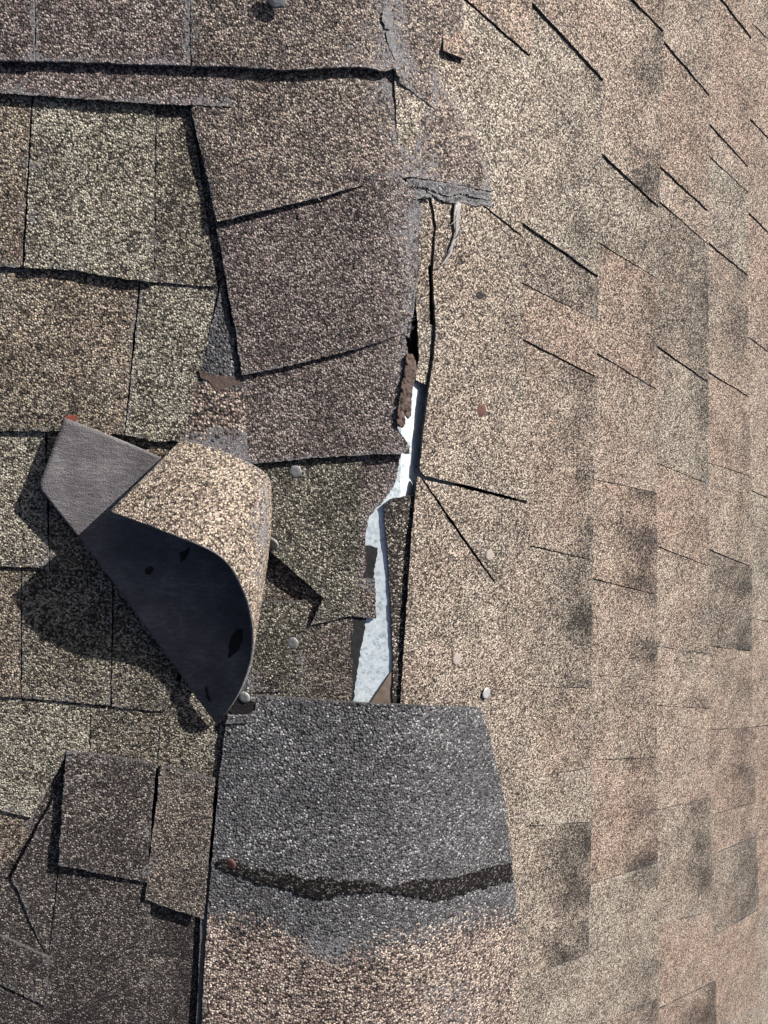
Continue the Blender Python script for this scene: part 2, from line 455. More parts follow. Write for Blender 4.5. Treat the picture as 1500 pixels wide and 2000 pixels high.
c1([(834, 938, 5), (900, 952, 4.5), (1036, 986, 4.5), (1034, 1104, 4.4), (968, 1138, 5.0), (900, 1040, 6.5), (826, 934, 6.0)], 'moss')
c1([(816, 930, 6), (822, 934, 5.5), (896, 1044, 4), (966, 1140, 4.6), (985, 1090, 3.4), (1034, 1080, 3.4), (1034, 1400, 3.6), (1012, 2200, 4), (992, 2200, 3), (985, 1700, 3), (962, 1560, 3), (922, 1400, 3), (780, 1400, 4), (782, 1376, 5), (790, 1250, 6), (800, 1100, 6.5), (810, 980, 6.5)], 'moss')
# a lower ply showing as a strip left of the gap
c1([(822, 384, 0), (850, 384, 0), (892, 398, 0), (884, 470, 0), (858, 510, 0), (836, 520, 0), (842, 640, -1), (816, 636, -1), (813, 580, -1), (820, 450, 0)], 'moss', th=2)
c1([(815, 634, 0.5), (850, 634, 0.5), (848, 690, 0.5), (834, 752, 0.5), (812, 742, 0.5), (818, 690, 0.5)], 'cream', th=2.4)

J = lambda *a: a
course([J(1036, -200, 1185, -60, 0), J(1045, 10, 1180, 157, 1.5), J(1028, 441, 1170, 541, 1.4), J(1022, 553, 1168, 628, .2), J(1026, 665, 1165, 736, 1.0), J(1036, 1066, 1158, 1094, .8),
        J(1030, 1338, 1156, 1345, .25), J(975, 1532, 1155, 1498, .35), J(995, 1616, 1155, 1605, .5), J(1006, 1918, 1150, 1862, .6), J(1012, 2260, 1145, 2160, 0)],
       ['tan', ('cream', .5), ('smoke', .8), 'rose', ('tan', .55), ('moss', 1.0), ('tan', .3), 'cream', ('moss', 1.0), 'cream'])
course([J(1180, -180, 1300, -70, 0), J(1178, -62, 1297, 62, 1.2), J(1178, 302, 1288, 405, 1.3), J(1172, 474, 1285, 545, .4), J(1168, 690, 1284, 762, .6), J(1162, 936, 1283, 962, .15), J(1158, 1130, 1284, 1162, .7),
        J(1158, 1318, 1284, 1330, .2), J(1156, 1485, 1284, 1479, .4), J(1155, 1726, 1285, 1685, .6), J(1150, 2010, 1286, 1950, .3), J(1148, 2260, 1290, 2170, 0)],
       [('rose', .6), ('tan', .9), ('cream', .5), ('rose', .5), 'tan', ('rose', .9), ('tan', 1.0), ('tan', .6), ('rose', 1.1), ('cream', .5), ('tan', .6)])
course([J(1296, -180, 1392, -60, 0), J(1297, 80, 1387, 187, 1.0), J(1290, 325, 1384, 412, 1.1), J(1290, 394, 1384, 478, .5), J(1290, 680, 1384, 747, 1.1), J(1286, 905, 1384, 946, .15), J(1286, 1068, 1386, 1106, .7),
        J(1285, 1262, 1386, 1278, .2), J(1285, 1378, 1386, 1384, .5), J(1286, 1582, 1388, 1556, .5), J(1285, 1805, 1392, 1780, .2), J(1284, 1971, 1398, 1915, 1.3), J(1284, 2260, 1402, 2170, 0)],
       [('tan', .5), ('rose', .5), 'tan', ('smoke', .4), ('cream', .4), ('rose', .4), ('tan', .4), ('tan', .9), 'tan', ('moss', .9), 'rose', ('rose', .8), 'cream'])
course([J(1392, -160, 1470, -60, 0), J(1408, -4, 1469, 75, 1.1), J(1385, 240, 1462, 326, .9), J(1384, 303, 1462, 376, .4), J(1384, 474, 1461, 538, 1.0), J(1386, 728, 1464, 776, .9), J(1388, 905, 1466, 930, .2), J(1388, 1074, 1469, 1108, .9),
        J(1388, 1262, 1468, 1272, .3), J(1388, 1425, 1470, 1420, .5), J(1390, 1592, 1476, 1566, .5), J(1394, 1668, 1478, 1632, .4), J(1396, 1826, 1482, 1776, .6), J(1400, 2010, 1486, 1960, .3), J(1402, 2240, 1490, 2160, 0)],
       ['rose', ('rose', .4), 'tan', ('cream', .3), ('tan', .6), ('rose', .6), ('tan', .4), ('smoke', .8), ('tan', .4), ('rose', .7), ('rose', .3), ('moss', .5), 'rose', 'cream'])
course([J(1468, -160, 1540, -60, 0), J(1464, 40, 1535, 110, .4), J(1468, 234, 1535, 305, .9), J(1462, 415, 1535, 488, .9), J(1464, 660, 1535, 712, .7), J(1468, 958, 1538, 990, .7), J(1472, 1208, 1540, 1222, .5),
        J(1472, 1420, 1540, 1412, .4), J(1476, 1640, 1545, 1610, .4), J(1482, 1790, 1550, 1750, .3), J(1488, 2150, 1555, 2100, 0)],
       ['tan', 'rose', ('tan', .4), ('rose', .5), 'tan', ('cream', .4), 'tan', ('rose', .4), 'rose', ('cream', .4)])
xs = [1538, 1600, 1655, 1705, 1755]
for a, b_ in zip(xs, xs[1:]):
    ys = [-200]
    while ys[-1] < 2200: ys.append(ys[-1] + random.uniform(150, 260))
    course([J(a, y + (1382 - y) * -.02, b_, y + (1382 - y) * .035, random.choice((0.2, .5, .8))) for y in ys], [random.choice(('tan', 'rose', 'cream')) for _ in ys[1:]])

# ------------------------------------------------------------------ left slope shingles
def ls(pts, t, th=3.4, **kw):
    kw.setdefault('jit', 1.5); kw.setdefault('grid', 34)
    return sheet('shingle', pts, t, slopeL, th=th, **kw)
# lowest courses first
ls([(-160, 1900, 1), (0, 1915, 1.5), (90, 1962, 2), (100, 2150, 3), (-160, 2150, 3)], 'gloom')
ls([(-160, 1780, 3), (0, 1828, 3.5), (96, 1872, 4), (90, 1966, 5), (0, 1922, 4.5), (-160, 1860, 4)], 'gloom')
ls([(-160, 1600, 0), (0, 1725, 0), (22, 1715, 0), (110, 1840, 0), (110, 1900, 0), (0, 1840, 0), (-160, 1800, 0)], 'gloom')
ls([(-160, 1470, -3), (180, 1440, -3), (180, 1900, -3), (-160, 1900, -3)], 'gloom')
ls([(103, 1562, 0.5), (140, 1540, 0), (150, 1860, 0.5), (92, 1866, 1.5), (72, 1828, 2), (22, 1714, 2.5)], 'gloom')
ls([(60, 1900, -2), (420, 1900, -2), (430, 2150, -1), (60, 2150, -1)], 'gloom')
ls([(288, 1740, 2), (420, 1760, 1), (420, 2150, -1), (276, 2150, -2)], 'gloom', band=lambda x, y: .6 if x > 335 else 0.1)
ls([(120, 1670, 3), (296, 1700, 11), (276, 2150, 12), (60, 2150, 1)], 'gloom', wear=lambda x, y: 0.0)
# middle courses
ls([(-160, 1325, 0), (0, 1330, 0), (176, 1352, 0), (174, 1480, 2), (128, 1476, 4.5), (62, 1598, 5.5), (0, 1582, 5.5), (-160, 1565, 5)], 'green')
ls([(-160, 1560, 1), (0, 1570, 1), (66, 1590, 1.5), (52, 1640, 3), (0, 1702, 3.5), (-160, 1860, 3)], 'brown')
ls([(178, 1352, 0), (330, 1352, 0), (308, 1500, 2), (176, 1490, 1.5)], 'olive')
ls([(318, 1330, 0.5), (450, 1330, 0), (430, 1540, 2), (308, 1520, 2.6)], 'olive')
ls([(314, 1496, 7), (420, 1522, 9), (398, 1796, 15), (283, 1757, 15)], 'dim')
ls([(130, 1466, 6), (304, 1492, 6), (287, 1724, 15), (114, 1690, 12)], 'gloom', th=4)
# course D
ls([(-160, 1085, 0), (40, 1090, 0), (40, 1362, 4.4), (-160, 1352, 4.4)], 'brown')
ls([(43, 1090, 0), (220, 1100, 0), (215, 1378, 4.4), (43, 1362, 4.4)], 'olive')
ls([(223, 1100, 0), (420, 1110, 0), (322, 1390, 3.4), (218, 1380, 4.0)], 'olive')
ls([(424, 1110, -1), (520, 1110, -1), (500, 1400, 0), (330, 1400, 2)], 'olive')
# course C
ls([(-160, 826, 0), (87, 828, 0), (95, 1110, 4.6), (-160, 1100, 4.6)], 'green')
ls([(91, 828, 0), (360, 828, 0), (350, 1116, 4.2), (98, 1111, 4.4)], 'brown')
# course B
ls([(-160, 520, 0.5), (274, 530, 0.5), (262, 640, 3), (243, 850, 6), (130, 842, 5.6), (0, 842, 5.2), (-160, 840, 5)], 'brown', band=lambda x, y: max(0, min(.8, (y - 700) / 200)) * max(0, min(1, (150 - x) / 100)))
ls([(277, 540, 1), (426, 560, 1.5), (392, 720, 4.5), (357, 862, 7.5), (300, 862, 6.8), (245, 850, 6.4), (266, 640, 3.6)], 'green')
# dark felt showing where the course below was cut away
# course A
ls([(-160, 170, 0), (62, 176, 0.5), (44, 522, 4.6), (-160, 518, 4.6)], 'brown', wear=None)
ls([(66, 176, 0.5), (304, 190, 0.8), (302, 400, 4), (300, 552, 7.2), (246, 545, 8.2), (150, 528, 8.2), (47, 522, 7.6)], 'green', th=4.2, jit=2.0)
ls([(306, 224, 0.5), (374, 230, 0.6), (424, 560, 3.8), (302, 551, 4.4)], 'olive')
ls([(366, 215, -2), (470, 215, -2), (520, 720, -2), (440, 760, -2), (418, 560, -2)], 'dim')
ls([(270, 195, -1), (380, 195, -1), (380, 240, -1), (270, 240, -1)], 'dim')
ls([(-160, 95, 4), (452, 108, 4), (452, 208, 8), (300, 203, 8), (0, 181, 8), (-160, 170, 8)], 'mauve', edge_wear=.6)
ls([(-160, 505, -1), (310, 510, -1), (440, 520, -1), (440, 600, 0), (310, 590, 0), (-160, 560, 0)], 'dark')

# open area below the torn caps
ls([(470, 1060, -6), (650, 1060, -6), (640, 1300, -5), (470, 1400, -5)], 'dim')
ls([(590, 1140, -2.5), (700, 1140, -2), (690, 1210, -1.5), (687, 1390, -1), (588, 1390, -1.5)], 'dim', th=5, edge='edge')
ls([(480, 1178, 4), (601, 1174, 4), (598, 1230, 4), (590, 1390, 3), (470, 1390, 3)], 'fresh', th=4.5)
ls([(480, 1312, 5), (549, 1318, 5), (548, 1352, 5), (480, 1352, 5)], 'dark', th=1)
ls([(470, 870, 3), (708, 880, 4), (703, 1060, 4), (697, 1200, 1.5), (606, 1222, 1.0), (632, 1168, 5), (575, 1118, 6), (528, 1078, 7), (490, 1040, 6)], 'fresh', th=5)
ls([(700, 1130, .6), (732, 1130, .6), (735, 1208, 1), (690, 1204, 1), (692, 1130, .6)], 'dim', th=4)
ls([(704, 870, 1.5), (785, 870, 1), (778, 912, 1), (772, 942, 1), (758, 966, 1), (744, 986, 1), (722, 1008, 1), (714, 1040, 0.5), (716, 1110, 0), (700, 1140, 0)], 'mauve', th=4, jit=2.5, edge='torn')
ls([(712, 1064, -1.2), (738, 1070, -1.2), (729, 1132, -1.2), (712, 1132, -1.2)], 'felt', th=1, edge='felt')
ls([(685, 1200, -1.4), (717, 1200, -1.4), (700, 1300, -1.6), (686, 1390, -1.8)], 'felt', th=1, edge='felt')

# dark granular strip left standing along the hip
c1([(750, 985, .6), (764, 976, 1), (808, 966, 1.5), (803, 1080, 1.5), (796, 1200, 1.2), (781, 1376, .6), (767, 1376, .4), (768, 1330, .4), (764, 1200, .6), (757, 1080, .6)], 'dark', th=5)

# ------------------------------------------------------------------ things on the hip
CG = 'hip cap shingles along the ridge of the hip'
def ridge_wear(y0=None):
    def f(x, y):
        rx = 762 + 60 * max(0, min(1, (y - 60) / 330))
        d = abs(x - rx)
        return max(0.0, 0.60 - d / 150) + 0.25 * max(0, noise.noise(Vector((x * .02, y * .02, 1.7))))
    return f
RW = ridge_wear()

# metal flashing
def flashing():
    rows = []
    ys = [742 + i * 20 for i in range(34)]
    for i, y in enumerate(ys):
        t = (y - 620) / 880
        xc = lerp(806, 762, min(1, max(0, (y - 700) / 620))) if y < 1320 else 762 + (y - 1320) * .06
        xc = lerp(803, 748, max(0, min(1, (y - 940) / 60))) if y < 1000 else lerp(748, 765, (y - 1000) / 330) if y < 1330 else 766
        if y < 940: xc = 803
        g = 3.0 * max(0, min(1, (y - 950) / 60))
        n0 = noise.noise(Vector((y * .01, 0, 0))) * 0.6
        rows.append([(560, y, -10 + n0), (650, y, -6 + n0 + g * .6), (xc - 20, y, -5.8 + n0 + g), (xc, y, -5.4 + n0 + g), (xc + 14, y, -7 + n0 + g), (xc + 90, y, -10.5 + n0)])
    vs = [W(survey(x, y, h / 1000, 0.004)) for r in rows for x, y, h in r]
    nc = 6; fs = []
    for i in range(len(rows) - 1):
        for j in range(nc - 1):
            a = i * nc + j; fs.append((a, a + nc, a + nc + 1, a + 1))
    me = bpy.data.meshes.new('metal_flashing'); me.from_pydata([tuple(v) for v in vs], [], fs); me.materials.append(M['metal'])
    o = link('metal_flashing', me); place(o, vs, None)
    s = o.modifiers.new('thickness', 'SOLIDIFY'); s.thickness = 0.0006; s.offset = -1
    return tag(o, 'bare galvanised metal flashing exposed in the torn gap along the hip', 'flashing')
flashing()

# wood sliver at the lower end of the gap
o = sheet('wood_splinter', [(768, 1306, -.5), (768, 1420, -1.5), (690, 1420, -1.5), (724, 1372, -1.2)], 'wood', None, th=2, clean=True, edge='wood', und=.1)
tag(o, 'brown wooden corner peeking out of the gap just above the grey lower cap', 'wood')

# caps, lowest first
TK = lambda x, y: 0.018 + 0.06 * max(0.0, min(1.0, (y - 1385) / 220))
bz = lambda x, y: max(0.0, min(1.0, (y - (1745 + 75 * math.exp(-((x - 700) / 190) ** 2)) + 30 * noise.noise(Vector((x * .015, y * .015, 5)))) / 70 + .0))
o = sheet('hip_cap_shingle', [(445, 1384, 7), (470, 1366, 7), (500, 1358, 7), (600, 1366, 8), (700, 1373, 9), (800, 1377, 10), (880, 1380, 8), (941, 1382, 6), (960, 1450, 7), (985, 1562, 8), (1000, 1690, 8), (1012, 1800, 8), (1022, 2180, 9), (385, 2180, 11), (396, 1960, 10), (404, 1800, 10), (414, 1680, 9), (430, 1500, 8)],
          'capblend', None, th=3.6, grid=17, jit=1.0, zone=bz, und=.6, k=TK, edge_wear=.3,
          wear=lambda x, y: (0.5 * math.exp(-((x - 650) / 75) ** 2 - ((y - 1850) / 50) ** 2) + 0.42 * math.exp(-((x - 880) / 90) ** 2 - ((y - 1960) / 70) ** 2)))
tag(o, 'large grey topped hip cap shingle crossed by a black tar line, below the open gap', 'shingle', CG)
bottom = o
def strip(name, top, bottom_, mat, parent, h, **kw):
    return sheet(name, tabs(top + bottom_[::-1], h), mat, parent, **kw)
tl = [(425, 1684), (452, 1682), (478, 1690), (520, 1700), (590, 1718), (640, 1716), (700, 1722), (760, 1731), (820, 1722), (880, 1716), (925, 1706), (960, 1694), (1000, 1686)]
tb = [(440, 1700), (462, 1708), (490, 1718), (540, 1730), (598, 1750), (630, 1756), (700, 1742), (760, 1742), (800, 1752), (850, 1760), (900, 1748), (960, 1728), (1003, 1722)]
def on_bottom(x, y):
    return 9.4
sheet('tar_line', tabs(tl + tb[::-1], 11.6), 'tarsmear', bottom, th=1.0, grid=9, jit=5, step=2.5, und=.7, k=TK, edge='tar', edge_wear=0, lowjit=7)
sheet('tar_patch', tabs([(446, 1372), (456, 1356), (470, 1352), (486, 1366), (499, 1372), (497, 1388), (482, 1396), (460, 1396), (444, 1388)], 9.2), 'tar', bottom, th=1.5, grid=8, k=TK, edge='tar', und=.3)
sheet('torn_lip', tabs([(446, 1398), (482, 1397), (498, 1388), (500, 1374), (506, 1376), (502, 1394), (486, 1412), (440, 1414)], 10.6), 'grey', bottom, th=2.4, grid=8, k=TK, edge='torn', und=.3)
sheet('torn_lip', tabs([(470, 1328), (482, 1324), (488, 1338), (486, 1358), (466, 1362), (456, 1354)], 8.0), 'grey', bottom, th=2.4, grid=8, k=TK, edge='torn', und=.5)
sheet('lower_ply', [(398, 1686, 5), (440, 1686, 5), (430, 2180, 6), (372, 2180, 6), (385, 1960, 6), (392, 1800, 6)], 'back', bottom, th=3, grid=30, jit=.8, edge='edge')

# curled cap: neck, curl (one bent sheet)
def spline(a, t):
    n = len(a) - 1; s = min(n - 1, max(0, int(t * n))); u = t * n - s
    p0 = a[max(0, s - 1)]; p1 = a[s]; p2 = a[s + 1]; p3 = a[min(n, s + 2)]
    return tuple(0.5 * ((2 * p1[i]) + (-p0[i] + p2[i]) * u + (2 * p0[i] - 5 * p1[i] + 4 * p2[i] - p3[i]) * u * u + (-p0[i] + 3 * p1[i] - 3 * p2[i] + p3[i]) * u ** 3) for i in range(3))
ROWS = [
 [(352, 862, 9), (402, 872, 12), (456, 892, 16), (503, 914, 19), (525, 937, 15), (512, 950, 8), (400, 930, 7), (250, 865, 10), (126, 816, 13)],
 [(305, 910, 27), (378, 926, 36), (454, 953, 41), (508, 985, 34), (523, 1012, 22), (512, 1045, 9), (380, 1010, 7), (210, 970, 11), (75, 951, 17)],
 [(258, 957, 46), (350, 982, 60), (442, 1030, 63), (498, 1085, 45), (511, 1130, 29), (502, 1170, 17), (425, 1165, 11), (310, 1135, 9), (190, 1095, 14)],
 [(215, 1000, 60), (322, 1039, 76), (428, 1087, 78), (472, 1150, 62), (492, 1222, 52), (491, 1286, 44), (475, 1338, 36), (451, 1380, 24), (424, 1413, 7)],
]
def curl():
    NU, NV = 72, 44
    P = []
    for j in range(NV + 1):
        row = []
        for i in range(NU + 1):
            colp = [spline(r, i / NU) for r in ROWS]
            q = spline(colp, j / NV)
            tt = j / NV * 3; i0 = min(2, int(tt)); lin = tuple(lerp(colp[i0][c], colp[i0 + 1][c], tt - i0) for c in range(3))
            wl = (i / NU) ** 6; q = tuple(lerp(q[c], lin[c], wl) for c in range(3))
            row.append(q)
        P.append(row)
    top = [survey(x, y, h / 1000) for r in P for x, y, h in r]
    w = NU + 1
    nrm = []
    for j in range(NV + 1):
        for i in range(w):
            a = top[j * w + min(i + 1, NU)] - top[j * w + max(i - 1, 0)]
            b = top[min(j + 1, NV) * w + i] - top[max(j - 1, 0) * w + i]
            nrm.append((a.cross(b)).normalized())
    # orient: at the start of the curl the granule side faces the sky
    mid = (NV // 2) * w + NU // 5
    sgn = 1 if nrm[mid].dot(-NL) < 0 else -1
    out = [p + n * sgn * 0.0014 for p, n in zip(top, nrm)]
    inn = [p - n * sgn * 0.0014 for p, n in zip(top, nrm)]
    vs = [W(p) for p in out] + [W(p) for p in inn]
    nv = len(out); fs = []; ms = []
    for j in range(NV):
        for i in range(NU):
            a = j * w + i; q = (a, a + 1, a + w + 1, a + w)
            if sgn < 0: q = q[::-1]
            fs.append(q); ms.append(0); fs.append(tuple(v + nv for v in q[::-1])); ms.append(1)
    border = [i for i in range(w)] + [j * w + NU for j in range(1, NV + 1)] + [NV * w + i for i in range(NU - 1, -1, -1)] + [j * w for j in range(NV - 1, 0, -1)]
    for a, b in zip(border, border[1:] + border[:1]):
        fs.append((a, b, b + nv, a + nv)); ms.append(2)
    me = bpy.data.meshes.new('hip_cap_shingle'); me.from_pydata([tuple(v) for v in vs], [], fs)
    me.materials.append(M['capcurl']); me.materials.append(M['back']); me.materials.append(M['torn'])
    me.polygons.foreach_set('material_index', ms); me.polygons.foreach_set('use_smooth', [True] * len(fs))
    at = me.attributes.new('wear', 'FLOAT', 'POINT')
    wv = []
    for j in range(NV + 1):
        for i in range(w):
            u = i / NU; v = j / NV
            e = max(0, .55 - (1 - v) * 9) + max(0, .5 - u * 14)
            fold = .62 * math.exp(-((u - .42) / .09) ** 2) * (.5 + .5 * math.sin(v * 5 - .6))
            wv.append(max(e, fold, .5 - v * 5))
    at.data.foreach_set('value', wv + wv)
    o = link('hip_cap_shingle', me); place(o, vs, None)
    return o
M['capcurl'] = granules('granules_curl', tone(K, (.10, .078, .062), (.22, .172, .135), (.38, .31, .24), (.55, .46, .37)), blotch=.3, bump=.9)
o = curl()
tag(o, 'curled up hip cap shingle folded over to show its smooth grey underside', 'shingle', CG)
curlo = o
sheet('shingle_neck', [(436, 540, 3), (452, 640, 4), (476, 740, 4), (486, 912, 13), (456, 896, 14), (400, 880, 11), (352, 868, 8), (372, 800, 6), (388, 735, 4), (404, 670, 3), (424, 590, 2)],
      'capblend', curlo, th=3, grid=16, zone=lambda x, y: 1.0 if y > 748 + (x - 400) * .2 else 0.0, jit=.8,
      wear=lambda x, y: max(0, min(.62, (y - 820) / 60)) , edge_wear=.2)
sheet('tar_patch', tabs([(388, 722), (405, 730), (430, 734), (468, 738), (474, 776), (440, 768), (420, 760), (408, 744), (392, 738)], 7.2), 'sealant', curlo, th=1.4, grid=8, jit=1.2, edge='tar')
def hole(name, pts, parent, h, mat='tar'):
    return sheet(name, tabs(pts, h), mat, parent, th=.5, grid=6, jit=.8, edge='tar', step=3, und=0)
# tar marks on the underside
def smear(pts):
    """tar mark lying on the inner face of the curled sheet, found by sighting the sheet itself"""
    from mathutils.bvhtree import BVHTree
    me0 = curlo.data; base = world_loc(curlo)
    bv = BVHTree.FromPolygons([v.co + base for v in me0.vertices], [p.vertices[:] for p in me0.polygons])
    B = []
    for i in range(len(pts)):
        (x0, y0), (x1, y1) = pts[i], pts[(i + 1) % len(pts)]
        for j in range(4): B.append((lerp(x0, x1, j / 4) + random.uniform(-1.3, 1.3), lerp(y0, y1, j / 4) + random.uniform(-1.3, 1.3)))
    vs = []
    cx = sum(p[0] for p in B) / len(B); cy = sum(p[1] for p in B) / len(B)
    rings = [[(lerp(cx, x, t), lerp(cy, y, t)) for x, y in B] for t in (1, .6, .2)]
    for q, ring in enumerate(rings):
        for x, y in ring:
            d = Wd(Vector(((x - 750) / F, (y - 1000) / F, 1))).normalized()
            loc, nn, _, _ = bv.ray_cast(EYE, d)
            if loc is None: return None
            vs.append(loc - d * (.0003 + .0009 * min(1, q)))
    n = len(B); fs = []
    for q in range(2):
        for i in range(n): fs.append((q * n + i, q * n + (i + 1) % n, (q + 1) * n + (i + 1) % n, (q + 1) * n + i))
    fs.append(tuple(range(2 * n, 3 * n)))
    me = bpy.data.meshes.new('tar_hole_spot'); me.from_pydata([tuple(v) for v in vs], [], fs); me.materials.append(M['tar'])
    o2 = link('tar_hole_spot', me); place(o2, vs, curlo); return o2
smear([(284, 1110), (292, 1106), (300, 1108), (299, 1116), (290, 1123), (283, 1119)])
smear([(452, 1244), (462, 1230), (473, 1228), (474, 1246), (467, 1270), (456, 1278), (446, 1286), (446, 1262)])
smear([(400, 1342), (405, 1340), (408, 1356), (412, 1370), (407, 1371), (402, 1358)])
smear([(350, 1080), (362, 1074), (372, 1066), (366, 1086), (354, 1100)])

sheet('adhesive_tab', tabs([(124, 820), (131, 811), (152, 811), (150, 820), (130, 828)], 8), 'red', curlo, th=1, grid=8, edge='red')
sheet('adhesive_tab', tabs([(505, 1012), (518, 1010), (519, 1038), (510, 1048)], 9), 'red', curlo, th=1.5, grid=8, edge='red')

# cap 4 (torn at the hip), cap 3, cap 2
o = sheet('hip_cap_shingle', [(452, 640, 2), (620, 640, 6), (790, 640, 10), (797, 690, 11), (790, 740, 11), (780, 790, 11), (776, 836, 11), (790, 855, 11), (801, 872, 11), (799, 887, 11), (740, 887, 11), (600, 895, 11), (540, 902, 11), (474, 907, 12), (471, 820, 8), (474, 725, 5)],
          'mauve', None, th=4.2, jit=1.6, grid=24, wear=lambda x, y: max(0, .55 - (800 - x) / 110), edge='torn', edge_wear=.5)
tag(o, 'torn hip cap shingle lying over the open gap with sealant lump on its ragged edge', 'shingle', CG)
cap4 = o
o = sheet('hip_cap_shingle', [(405, 360, 5), (600, 340, 8), (780, 340, 12), (806, 372, 13), (822, 402, 13), (818, 470, 13), (814, 560, 13), (808, 610, 13), (800, 660, 13), (789, 651, 14), (700, 680, 13), (600, 706, 12), (530, 722, 11), (472, 733, 11), (462, 660, 9), (444, 560, 7), (430, 480, 6), (420, 430, 6)],
          'mauve', None, th=4.0, jit=1.6, grid=22, wear=lambda x, y: max(0, .66 - (820 - x) / 130), edge='torn', edge_wear=.5, k=.03)
tag(o, 'mauve hip cap shingle torn off along the ridge line, right end missing above the gap', 'shingle', CG)
cap3 = o
o = sheet('hip_cap_shingle', [(372, 120, 3), (560, 110, 5), (720, 100, 8), (800, 120, 8), (880, 150, 5), (940, 260, 5), (962, 372, 7), (900, 362, 9), (850, 352, 11), (800, 345, 14), (740, 352, 15), (620, 386, 14), (520, 410, 13), (424, 433, 12), (408, 360, 9), (376, 226, 7)],
          'capwrap', None, th=3.6, jit=1.5, grid=20, wear=RW, edge='torn', edge_wear=.5, k=.05) if False else None

def wrap_mat():
    """caps that bend over the hip: same blend as the others"""
    return granules('granules_wrap', tone(K, (.062, .048, .045), (.150, .117, .103), (.30, .24, .198), (.48, .41, .34)), blotch=.35)
M['capwrap'] = wrap_mat()
M['frayed'] = granules('granules_frayed', GREY, cell=.0016, base_wear=.35, blotch=.3)
o = sheet('hip_cap_shingle', [(372, 120, 3), (560, 110, 5), (720, 100, 8), (800, 120, 7), (860, 160, 4), (930, 260, 4), (961, 374, 6), (900, 362, 8), (850, 352, 10), (800, 345, 14), (740, 352, 15), (620, 386, 14), (520, 410, 13), (424, 433, 12), (408, 360, 9), (376, 226, 7)],
          'capwrap', None, th=3.6, jit=1.5, grid=20, wear=RW, edge='torn', edge_wear=.5, k=.05)
tag(o, 'hip cap shingle bent over the ridge with worn grey crest and layered frayed right end', 'shingle', CG)
cap2 = o
sheet('torn_ply', [(794, 349, 10), (850, 354, 10), (905, 364, 8), (958, 377, 6.6), (960, 391, 6.2), (925, 384, 7), (900, 377, 7), (875, 383, 7.5), (850, 374, 8), (830, 364, 9), (800, 360, 10)], 'frayed', cap2, th=1.6, grid=9, jit=2.4, step=2.5, und=.8, edge='torn', edge_wear=.5)
sheet('torn_ply', [(800, 362, 7), (832, 366, 7), (850, 376, 6), (880, 384, 5.5), (905, 378, 5.5), (962, 393, 5), (960, 402, 5), (925, 402, 5), (905, 396, 5.4), (880, 397, 5.6), (858, 389, 6), (840, 378, 6.5), (812, 374, 7)], 'frayed', cap2, th=1.6, grid=9, jit=3, step=2.5, und=1, edge='torn', edge_wear=.5)
sheet('torn_ply', [(803, 368, 8.5), (818, 374, 8), (842, 380, 7), (846, 388, 6.5), (828, 384, 7), (814, 390, 8), (806, 384, 8.5)], 'frayed', cap2, th=1.4, grid=8, jit=2.4, step=2.5, und=1, edge='torn', edge_wear=.5)

# upper row of caps across the top
TG = 'cap shingles of the top row'
o = sheet('cap_shingle', [(370, -220, 5), (800, -220, 10), (905, -220, 6), (905, 60, 6), (858, 110, 6), (856, 216, 8), (820, 190, 9), (782, 162, 12), (772, 132, 14), (752, 139, 14), (700, 129, 14), (560, 136, 13), (450, 129, 12), (374, 129, 12)],
          'capwrap', None, th=4, jit=1.6, grid=20, wear=RW, edge='torn', edge_wear=.5, k=.05)
tag(o, 'top row cap shingle wrapping over the ridge, rightmost, with cracked worn crest', 'shingle', TG)
capA = o
o = sheet('cap_shingle', [(70, -220, 4), (372, -220, 4), (371, 128, 12), (200, 122, 12), (70, 119, 12)], 'mauve', None, th=4, jit=1.6, grid=24, edge='torn', edge_wear=.6)
tag(o, 'mauve cap shingle in the middle of the top row, left of the ridge cap', 'shingle', TG)
o = sheet('cap_shingle', [(-200, -220, 4), (66, -220, 4), (67, 120, 13), (0, 118, 13), (-200, 114, 13)], 'mauve', None, th=4, jit=1.6, grid=24, edge='torn', edge_wear=.6,
          wear=lambda x, y: max(0, .7 - (67 - x) / 30))
tag(o, 'mauve cap shingle in the top left corner with a worn grey right edge', 'shingle', TG)
# small lapped patch on the right wing
sheet('lapped_patch', [(866, 40, 6), (914, 62, 6), (909, 116, 7.5), (866, 98, 8.2)], 'rose', capA, th=3.0, grid=12, jit=.8, edge_wear=.55)
sheet('torn_crest', tabs([(747, 22), (756, 14), (766, 24), (768, 44), (762, 58), (752, 56), (746, 40)], 11.2), 'torn', capA, th=1.2, grid=5, jit=3, step=3, und=1.4, edge='torn', k=.05)
sheet('torn_crest', tabs([(754, 62), (766, 60), (771, 78), (775, 104), (772, 116), (764, 100), (757, 82)], 11.2), 'torn', capA, th=1.2, grid=5, jit=3, step=3, und=1.4, edge='torn', k=.05)

# sealant lump
def lump():
    ol = [(795, 690), (806, 692), (812, 706), (815, 722), (810, 742), (806, 762), (804, 790), (803, 812), (798, 818), (790, 806), (792, 828), (786, 836), (776, 832), (775, 816), (780, 790), (783, 764), (788, 736), (792, 712)]
    def ex(x, y):
        c = Vector((x * .13 + .03 * y, y * .05, 0.3)); d = noise.voronoi(c)[0]
        cr = min(1, (d[1] - d[0]) * 8)
        dd = min(math.hypot(x - a[0], y - a[1]) for a in ol)
        return min(1, dd / 4) * 2.6 - (1 - cr) * 1.5
    return sheet('dried_sealant', tabs(ol, 12.2), 'sealant', None, th=3.5, grid=2.6, step=2.5, jit=1.0, extra=ex, edge='sealant', und=.4, edge_wear=0)
tag(lump(), 'cracked brown lump of dried sealant on the torn ridge edge', 'sealant')

